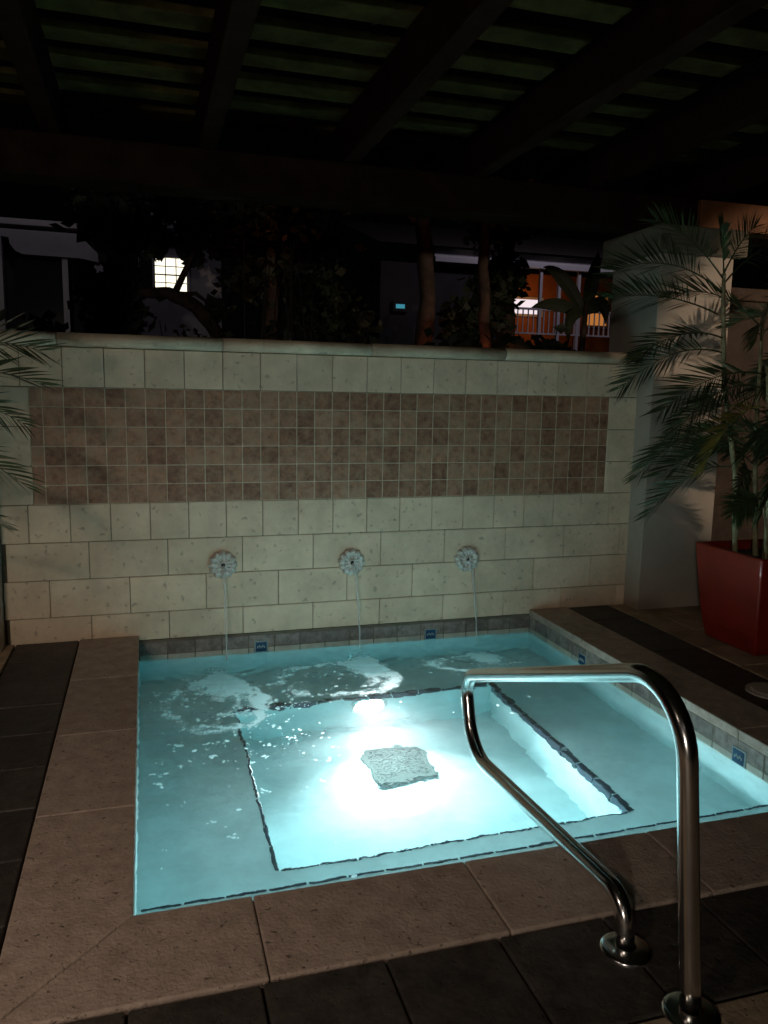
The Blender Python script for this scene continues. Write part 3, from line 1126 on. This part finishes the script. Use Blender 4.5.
fronds = [
    ((3.50, -1.0, 1.93), (2.80, -1.0, 1.98), 0.10, LM),
    ((3.52, -1.0, 2.05), (2.86, -0.92, 2.12), 0.20, LM),
    ((3.52, -1.0, 2.12), (3.06, -1.0, 2.40), 0.10, LM),
    ((3.52, -1.0, 2.15), (3.74, -0.95, 2.42), 0.06, LM),
    ((3.52, -1.0, 2.15), (3.44, -1.05, 2.36), 0.05, LM),
    ((3.53, -1.0, 2.10), (4.10, -0.95, 2.30), 0.22, LM),
    ((3.55, -1.0, 1.80), (2.98, -1.05, 1.68), 0.14, LM),
    ((3.56, -1.0, 1.72), (3.05, -0.80, 1.52), 0.18, LM),
    ((3.72, -1.16, 1.60), (3.08, -1.15, 1.40), 0.16, LM),
    ((3.72, -1.16, 1.52), (3.20, -1.10, 1.27), 0.22, LM),
    ((3.74, -1.15, 1.42), (3.38, -1.12, 1.08), 0.22, LIT),
    ((3.72, -1.16, 1.64), (3.55, -1.50, 1.95), 0.14, LM),
    ((3.72, -1.16, 1.62), (4.05, -1.55, 1.72), 0.22, LM),
    ((3.95, -0.84, 1.88), (3.40, -0.70, 2.05), 0.20, LM),
    ((3.95, -0.84, 1.90), (4.30, -0.60, 2.35), 0.14, LM),
    ((3.95, -0.84, 1.85), (4.45, -1.10, 1.90), 0.25, LM),
    ((3.95, -0.84, 1.80), (3.60, -1.20, 1.78), 0.20, LM),
    ((3.98, -1.25, 1.42), (3.52, -1.45, 1.20), 0.22, LM),
    ((3.98, -1.25, 1.42), (4.30, -1.60, 1.25), 0.22, LM),
    ((3.98, -1.25, 1.40), (3.85, -1.70, 1.45), 0.22, LM),
    ((3.98, -1.25, 1.30), (3.62, -1.32, 0.85), 0.20, LM),
    ((4.22, -0.80, 1.78), (4.75, -0.70, 1.75), 0.25, LM),
    ((4.22, -0.80, 1.78), (3.95, -1.15, 2.10), 0.15, LM),
    ((4.32, -1.16, 1.58), (3.90, -1.45, 1.58), 0.22, LM),
    ((4.32, -1.16, 1.58), (4.60, -1.60, 1.45), 0.25, LM),
    ((4.32, -1.16, 1.50), (3.98, -1.30, 1.02), 0.28, LM),
    ((4.22, -1.12, 1.20), (4.0, -1.55, 0.90), 0.22, LM),
    ((3.66, -1.28, 0.92), (3.42, -1.35, 0.86), 0.08, LM),
    ((3.66, -1.28, 0.94), (3.60, -1.55, 1.05), 0.08, LM),
]
rq = random.Random(77)
extra = []
for k in range(64):
    bx, by = rq.uniform(3.78, 4.5), rq.uniform(-1.25, -0.75)
    bz = rq.uniform(0.95, 1.65 + 0.6*max(0, bx-3.95))
    a = rq.uniform(0, 2*PI)
    ln = rq.uniform(0.4, 0.65)
    extra.append(((bx, by, bz), (bx+ln*math.cos(a), by+0.8*ln*math.sin(a), bz+rq.uniform(-0.35, 0.30)), rq.uniform(0.1, 0.25), LM))
palm('potted_palm', 'tall feathery palm growing in the red planter in front of the column', (3.975, -1.005, 0.53), stems, fronds, 3, extra)

planter(-0.92, -1.25, 0.285, 0.215, 0.586, 'red planter at the left edge of the wall, out of the picture')
stems = [
    ([(-0.95, -1.20, 0.5), (-0.85, -1.20, 1.0), (-0.72, -1.20, 1.35)], 0.016),
    ([(-1.02, -1.30, 0.5), (-1.00, -1.3, 1.0), (-0.95, -1.3, 1.6)], 0.016),
    ([(-0.85, -1.35, 0.5), (-0.75, -1.4, 0.85), (-0.68, -1.40, 1.05)], 0.012),
    ([(-0.88, -1.05, 0.5), (-0.85, -1.0, 1.0), (-0.80, -0.95, 1.5)], 0.014),
]
fronds = [
    ((-0.72, -1.20, 1.33), (0.02, -1.20, 1.475), 0.22, LM),
    ((-0.72, -1.20, 1.30), (-0.06, -1.15, 1.31), 0.22, LM),
    ((-0.75, -1.20, 1.22), (-0.04, -1.25, 1.05), 0.22, LM),
    ((-0.68, -1.40, 1.02), (-0.13, -1.30, 0.90), 0.16, LM),
    ((-0.80, -0.95, 1.45), (0.0, -1.00, 1.62), 0.20, LM),
    ((-0.95, -1.30, 1.58), (-0.20, -1.30, 1.72), 0.25, LM),
    ((-0.95, -1.30, 1.55), (-1.50, -1.60, 1.60), 0.25, LM),
    ((-0.95, -1.30, 1.55), (-1.10, -0.60, 1.70), 0.25, LM),
    ((-0.80, -0.95, 1.48), (-0.55, -0.45, 1.75), 0.20, LM),
    ((-0.68, -1.40, 1.02), (-0.55, -1.95, 1.05), 0.22, LM),
    ((-0.72, -1.20, 1.32), (-0.50, -1.75, 1.50), 0.22, LM),
    ((-0.80, -0.95, 1.45), (-0.35, -0.75, 1.12), 0.30, LM),
]
palm('potted_palm', 'dark palm whose fronds reach in from the left before the tile panel', (-0.92, -1.25, 0.53), stems, fronds, 8, (), 20, 24, 0.20)

# ------------------------------------------------------------------ behind the wall: houses
# pale porch at the far left
t = thing('porch_house', 'dim white framed porch with dark openings behind the left end of the wall', 'house', (-1.8, 8.5, 0))
bm = bmesh.new(); box(bm, -5.2, -0.02, 8.30, 12.0, -0.06, 3.66)
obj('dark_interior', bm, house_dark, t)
bm = bmesh.new()
# fascia with a rounded inner corner under it
pts = [(-5.4, 3.70), (-0.42, 3.66), (-0.16, 3.40), (-0.16, 3.28), (-0.42, 3.32), (-1.18, 3.33), (-1.27, 3.37), (-1.34, 3.46), (-1.35, 3.55), (-1.45, 3.56), (-1.45, 2.0), (-1.60, 2.0), (-1.60, 3.56), (-5.4, 3.56)]
A = [bm.verts.new((x, 7.94, z)) for x, z in pts]; B = [bm.verts.new((x, 8.10, z)) for x, z in pts]
bm.faces.new(A); bm.faces.new(B[::-1])
for k in range(len(pts)):
    q = (k+1) % len(pts)
    bm.faces.new((A[k], B[k], B[q], A[q]))
obj('porch_frame', bm, house_white, t)
bm = bmesh.new(); box(bm, -5.45, -0.35, 7.86, 8.2, 3.72, 3.80)
obj('roof_edge', bm, house_white, t)
bm = bmesh.new(); box(bm, -0.66, -0.58, 7.98, 8.08, 0, 3.32)
obj('post', bm, house_white, t)
bm = bmesh.new()
pts = [(-0.22, 3.30), (-0.14, 3.30), (0.10, 2.86), (0.04, 2.70), (-0.22, 2.30)]
A = [bm.verts.new((x, 8.0, z)) for x, z in pts]; B = [bm.verts.new((x, 8.08, z)) for x, z in pts]
bm.faces.new(A); bm.faces.new(B[::-1])
for k in range(len(pts)):
    q = (k+1) % len(pts); bm.faces.new((A[k], B[k], B[q], A[q]))
obj('side_panel', bm, house_white, t)
bm = bmesh.new(); box(bm, -5.2, -0.25, 7.99, 8.05, 0, 2.22)
obj('parapet', bm, house_grey, t)
bm = bmesh.new(); box(bm, -1.3, -0.66, 8.02, 8.04, 2.30, 3.28)
obj('porch_glass', bm, dark_glass, t)

# house with the lit window
t = thing('lit_house', 'grey house with one brightly lit grid window seen over the wall', 'house', (1.0, 9.0, 0))
bm = bmesh.new()
for x0, x1, z0, z1 in ((0.40, 0.63, 0, 4.4), (1.12, 1.62, 0, 4.4), (0.63, 1.12, 0, 2.92), (0.63, 1.12, 3.42, 4.4)):
    box(bm, x0, x1, 8.0, 8.15, z0, z1)
obj('house_wall', bm, house_grey, t)
bm = bmesh.new()
for x0, x1, z0, z1 in ((0.60, 0.64, 2.89, 3.45), (1.10, 1.14, 2.89, 3.45), (0.64, 1.10, 2.89, 2.93), (0.64, 1.10, 3.41, 3.45)):
    box(bm, x0, x1, 7.965, 8.02, z0, z1)
for k in range(1, 3):
    xx = 0.64+0.46*k/3; box(bm, xx-0.007, xx+0.007, 8.0, 8.02, 2.93, 3.41)
for k in range(1, 4):
    zz = 2.93+0.48*k/4; box(bm, 0.64, 1.10, 8.003, 8.017, zz-0.006-(0.008 if k == 2 else 0), zz+0.006)
wf = obj('window', bm, house_white, t)
bm = bmesh.new(); box(bm, 0.63, 1.12, 8.04, 8.05, 2.92, 3.42)
obj('window_pane', bm, win_lit, wf)
bm = bmesh.new(); box(bm, 0.41, 0.59, 7.96, 7.995, 2.85, 3.46)
for k in range(14): box(bm, 0.43, 0.57, 7.945, 7.962, 2.88+k*0.041, 2.905+k*0.041)
obj('shutter', bm, shutter_mat, t)
bm = bmesh.new(); box(bm, 0.3, 1.8, 7.75, 8.2, 3.72, 3.80)
obj('eave', bm, roof_mat, t)

# porch lit orange at the right
t = thing('orange_porch_house', 'house with white fascia and railed porch glowing orange beside the column', 'house', (8, 9, 0))
bm = bmesh.new()
box(bm, 5.08, 9.9, 7.90, 7.98, 3.62, 3.70); box(bm, 5.08, 9.9, 7.95, 8.05, 3.70, 3.84)
obj('fascia', bm, house_white, t)
bm = bmesh.new()
quad(bm, ((4.1, 7.8, 3.845), (10, 7.8, 3.845), (10, 11, 4.8), (4.1, 11, 4.8)))
obj('roof', bm, roof_mat, t)
bm = bmesh.new()
box(bm, 6.4, 9.9, 9.9, 10.0, 2.0, 3.84)
obj('porch_wall', bm, orange_wall, t)
bm = bmesh.new(); box(bm, 4.2, 9.9, 8.0, 10.1, -0.06, 2.02)
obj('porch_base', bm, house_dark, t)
bm = bmesh.new(); box(bm, 4.2, 6.38, 8.1, 10.0, 2.02, 3.6)
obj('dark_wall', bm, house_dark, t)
for x in (7.06, 7.42, 7.80, 8.62, 9.6):
    bm = bmesh.new(); box(bm, x-0.025, x+0.025, 7.97, 8.03, 2.02, 3.62)
    obj('post', bm, house_white, t)
bm = bmesh.new()
box(bm, 6.4, 9.9, 7.975, 8.025, 2.93, 2.965); box(bm, 6.4, 9.9, 7.98, 8.02, 2.52, 2.545)
x = 6.45
while x < 9.85:
    box(bm, x-0.009, x+0.009, 7.99, 8.01, 2.545, 2.93); x += 0.10
obj('railing', bm, house_white, t)
def win(x0, x1, y, z0, z1, m, fm=house_white):
    bm = bmesh.new()
    for a, b_, c, d_ in ((x0-0.05, x0, z0-0.05, z1+0.05), (x1, x1+0.05, z0-0.05, z1+0.05), (x0, x1, z0-0.05, z0), (x0, x1, z1, z1+0.05)):
        box(bm, a, b_, y-0.05, y-0.002, c, d_)
    f = obj('window', bm, fm, t)
    bm = bmesh.new(); box(bm, x0, x1, y-0.03, y-0.004, z0, z1)
    obj('window_pane', bm, m, f)
win(7.15, 8.05, 9.9, 3.06, 3.34, win_white)
win(9.05, 9.55, 9.9, 2.9, 3.5, win_orange)
win(4.46, 4.62, 8.1, 2.85, 2.92, win_cyan, house_dark)

# ------------------------------------------------------------------ trees and shrubs behind the wall
def leaf_cloud(bm, c, rad, n, size, rng, squash=0.8, clumps=9):
    cs = []
    for k in range(clumps):
        v = Vector((rng.gauss(0, 1), rng.gauss(0, 1), rng.gauss(0, 1))); v.normalize()
        cs.append(Vector(c) + Vector((v.x*rad*0.65, v.y*rad*0.65, v.z*rad*0.65*squash)))
    for k in range(n):
        q = rng.choice(cs)
        p = q + Vector((rng.gauss(0, rad*0.28), rng.gauss(0, rad*0.28), rng.gauss(0, rad*0.24)))
        d_ = Vector((rng.gauss(0, 1), rng.gauss(0, 1), rng.gauss(0, 0.7))); d_.normalize()
        s_ = d_.cross(Vector((rng.gauss(0, 1), rng.gauss(0, 1), rng.gauss(0, 1)))).normalized()
        L_ = size*rng.uniform(0.6, 1.3); W_ = L_*0.32
        bm.faces.new([bm.verts.new(p - d_*L_*0.5), bm.verts.new(p + s_*W_), bm.verts.new(p + d_*L_*0.5), bm.verts.new(p - s_*W_)])


def tree(label, base, pts, r, crowns, seed, size=0.16):
    rng = random.Random(seed)
    t = thing('tree', label, 'tree', base, 'dark trees behind the wall')
    bm = bmesh.new()
    P_ = []
    for a, b_ in zip(pts, pts[1:]):
        for k in range(5): P_.append(Vector(a).lerp(Vector(b_), k/5) + Vector((rng.gauss(0, 0.012), rng.gauss(0, 0.012), 0)))
    P_.append(Vector(pts[-1]))
    tube(bm, P_, [r*(1-0.5*k/len(P_))*(1+rng.uniform(-0.08, 0.12)) for k in range(len(P_))], 10)
    top = Vector(pts[-1])
    for c, rad, n in crowns:
        st = P_[int(len(P_)*0.7)]
        md = st.lerp(Vector(c), 0.5) + Vector((0, 0, 0.1))
        tube(bm, [st, md, Vector(c)], [r*0.4, r*0.25, r*0.1], 6)
    obj('trunk', bm, tree_bark, t)
    bm = bmesh.new()
    for c, rad, n in crowns:
        leaf_cloud(bm, c, rad, n, size, rng)
    obj('crown', bm, dark_leaf, t)


tree('tree with a ragged reddish lit trunk, the left of two such trunks near mid wall', (2.85, 4, 0), [(2.86, 3.0, 0), (3.18, 3.0, 1.6), (3.20, 3.0, 2.4), (3.14, 3.0, 3.3), (3.1, 3.0, 4.2)], 0.11,
     [((3.0, 3.0, 4.2), 0.8, 700), ((2.4, 3.3, 3.6), 0.5, 300)], 1)
tree('tree with a slim reddish lit trunk, the right of two such trunks near mid wall', (3.95, 3, 0), [(3.86, 3.0, 0), (3.86, 3.0, 1.6), (3.84, 3.0, 2.4), (3.82, 3.0, 3.3), (3.8, 3.0, 4.2)], 0.075,
     [((3.9, 3.2, 4.2), 0.8, 600), ((4.4, 3.3, 3.5), 0.4, 260)], 2)
tree('dark tree with a drooping crown between the white porch and the lit window', (0.3, 4.5, 0), [(0.25, 4.6, 0), (0.22, 4.6, 1.8), (0.30, 4.6, 2.8), (0.35, 4.6, 3.8)], 0.14,
     [((0.35, 4.6, 3.5), 0.62, 900), ((0.15, 4.5, 2.5), 0.34, 500), ((0.98, 4.6, 3.45), 0.40, 700), ((1.00, 4.6, 2.96), 0.13, 160), ((0.62, 4.5, 2.98), 0.10, 70), ((0.2, 4.4, 2.15), 0.3, 350)], 3)
tree('black leafless tree trunk leaning across the lower corner of the lit window', (1.9, 4.3, 0), [(1.75, 4.4, 0), (1.36, 4.4, 1.9), (1.02, 4.4, 2.36), (0.72, 4.4, 2.50), (0.40, 4.4, 2.48)], 0.10,
     [((1.25, 4.5, 2.35), 0.12, 60), ((1.35, 4.6, 3.5), 0.5, 500)], 4)
tree('broad dark tree filling the gap between the lit window and the reddish trunks', (2.0, 5, 0), [(1.95, 5.2, 0), (1.95, 5.2, 2), (2.05, 5.2, 4)], 0.15,
     [((1.75, 5.2, 3.0), 0.55, 900), ((2.3, 5.2, 3.3), 0.65, 900), ((2.35, 5.2, 2.5), 0.5, 700), ((3.0, 5.6, 2.5), 0.4, 300)], 5)
tree('dark tree standing just left of the orange lit porch', (5.1, 5, 0), [(5.0, 5, 0), (5.05, 5, 2), (5.0, 5, 4)], 0.14,
     [((4.85, 5, 3.0), 0.36, 900), ((4.78, 5, 3.62), 0.34, 900), ((4.6, 5, 2.4), 0.4, 500), ((5.1, 5, 4.2), 0.6, 600)], 6)


def shrub(label, c, w_, h, n, seed, size=0.14):
    rng = random.Random(seed)
    t = thing('shrub', label, 'shrub', (c[0], c[1], 0), 'shrubs behind the wall')
    bm = bmesh.new()
    for k in range(7):
        a = rng.uniform(0, 2*PI)
        tube(bm, [(c[0], c[1], 0), (c[0]+0.2*w_*math.cos(a), c[1]+0.2*w_*math.sin(a), h*0.5), (c[0]+0.45*w_*math.cos(a), c[1]+0.4*w_*math.sin(a), h*rng.uniform(0.75, 1.02))], [0.02, 0.014, 0.005], 5)
    obj('stems', bm, tree_bark, t)
    bm = bmesh.new()
    for k in range(3):
        leaf_cloud(bm, (c[0]+rng.uniform(-0.3, 0.3)*w_, c[1], h*(0.55+0.15*k)), w_*0.5, n//3, size, rng, 0.7, 7)
    obj('foliage', bm, dark_leaf, t)


shrub('low dark shrub in front of the white porch parapet', (-0.55, 3.4), 0.9, 2.05, 700, 21)
shrub('twiggy dark shrub below the lit window', (0.85, 3.6), 0.7, 2.12, 350, 22, 0.09)
shrub('dark shrub between the lit window and the reddish trunks', (2.0, 2.6), 1.0, 2.05, 700, 23)
shrub('dark shrub below the two reddish trunks', (3.35, 2.2), 0.8, 1.95, 500, 24)
shrub('rounded dark shrub in front of the orange porch railing', (4.5, 3.2), 0.8, 2.16, 2200, 25, 0.17)
shrub('dark shrub hard against the left side of the column', (5.05, 3.2), 0.4, 2.08, 450, 26)

# big leaved plant silhouetted against the orange porch
t = thing('banana_plant', 'black big leaved plant silhouetted in front of the orange lit porch', 'plant', (5.55, 4.0, 0))


def paddle(bm, b0, b1, b2, wd):
    b0, b1, b2 = Vector(b0), Vector(b1), Vector(b2)
    prev = None
    for k in range(11):
        s = k/10
        p = b0*(1-s)**2 + b1*2*s*(1-s) + b2*s*s
        d_ = ((b1-b0)*(1-s) + (b2-b1)*s).normalized()
        sd = d_.cross(Vector((0, 1, 0.15))).normalized()
        ww = wd*math.sin(PI*min(1, max(0.02, s**0.8)))**0.8
        a, m_, c_ = bm.verts.new(p+sd*ww), bm.verts.new(p+Vector((0, 0.02, 0))), bm.verts.new(p-sd*ww)
        if prev:
            bm.faces.new((prev[0], prev[1], m_, a)); bm.faces.new((prev[1], prev[2], c_, m_))
        prev = (a, m_, c_)


bm = bmesh.new()
tube(bm, [(5.55, 4, 0), (5.56, 4, 1.6), (5.62, 4, 2.6)], [0.06, 0.05, 0.03], 8)
obj('stem', bm, tree_bark, t)
for tp, md, wd in (((5.02, 4.0, 2.98), (5.30, 4.0, 2.95), 0.09), ((4.88, 4.0, 2.50), (5.2, 4.0, 2.62), 0.08), ((5.75, 4.0, 3.2), (5.7, 4.0, 2.9), 0.10), ((5.9, 4.0, 2.35), (5.9, 4.0, 2.75), 0.10), ((5.35, 3.9, 2.1), (5.3, 3.95, 2.5), 0.08)):
    bm = bmesh.new()
    paddle(bm, (5.6, 4, 2.45), md, tp, wd)
    obj('leaf', bm, dark_leaf, t)

# a clump of bare canes catching a little light left of mid wall
t = thing('cane_clump', 'clump of thin upright canes behind the wall right of the lit window', 'plant', (1.55, 2.4, 0))
rng = random.Random(40)
for k in range(9):
    x = 1.35+0.07*k+rng.uniform(-0.03, 0.03)
    bm = bmesh.new()
    tube(bm, [(x, 2.4+rng.uniform(-0.1, 0.1), 0), (x+rng.uniform(-0.05, 0.05), 2.4, 1.6), (x+rng.uniform(-0.12, 0.12), 2.4, 2.6+rng.uniform(-0.3, 0.3))], [0.010, 0.008, 0.005], 6)
    obj('cane', bm, cane_dark, t)
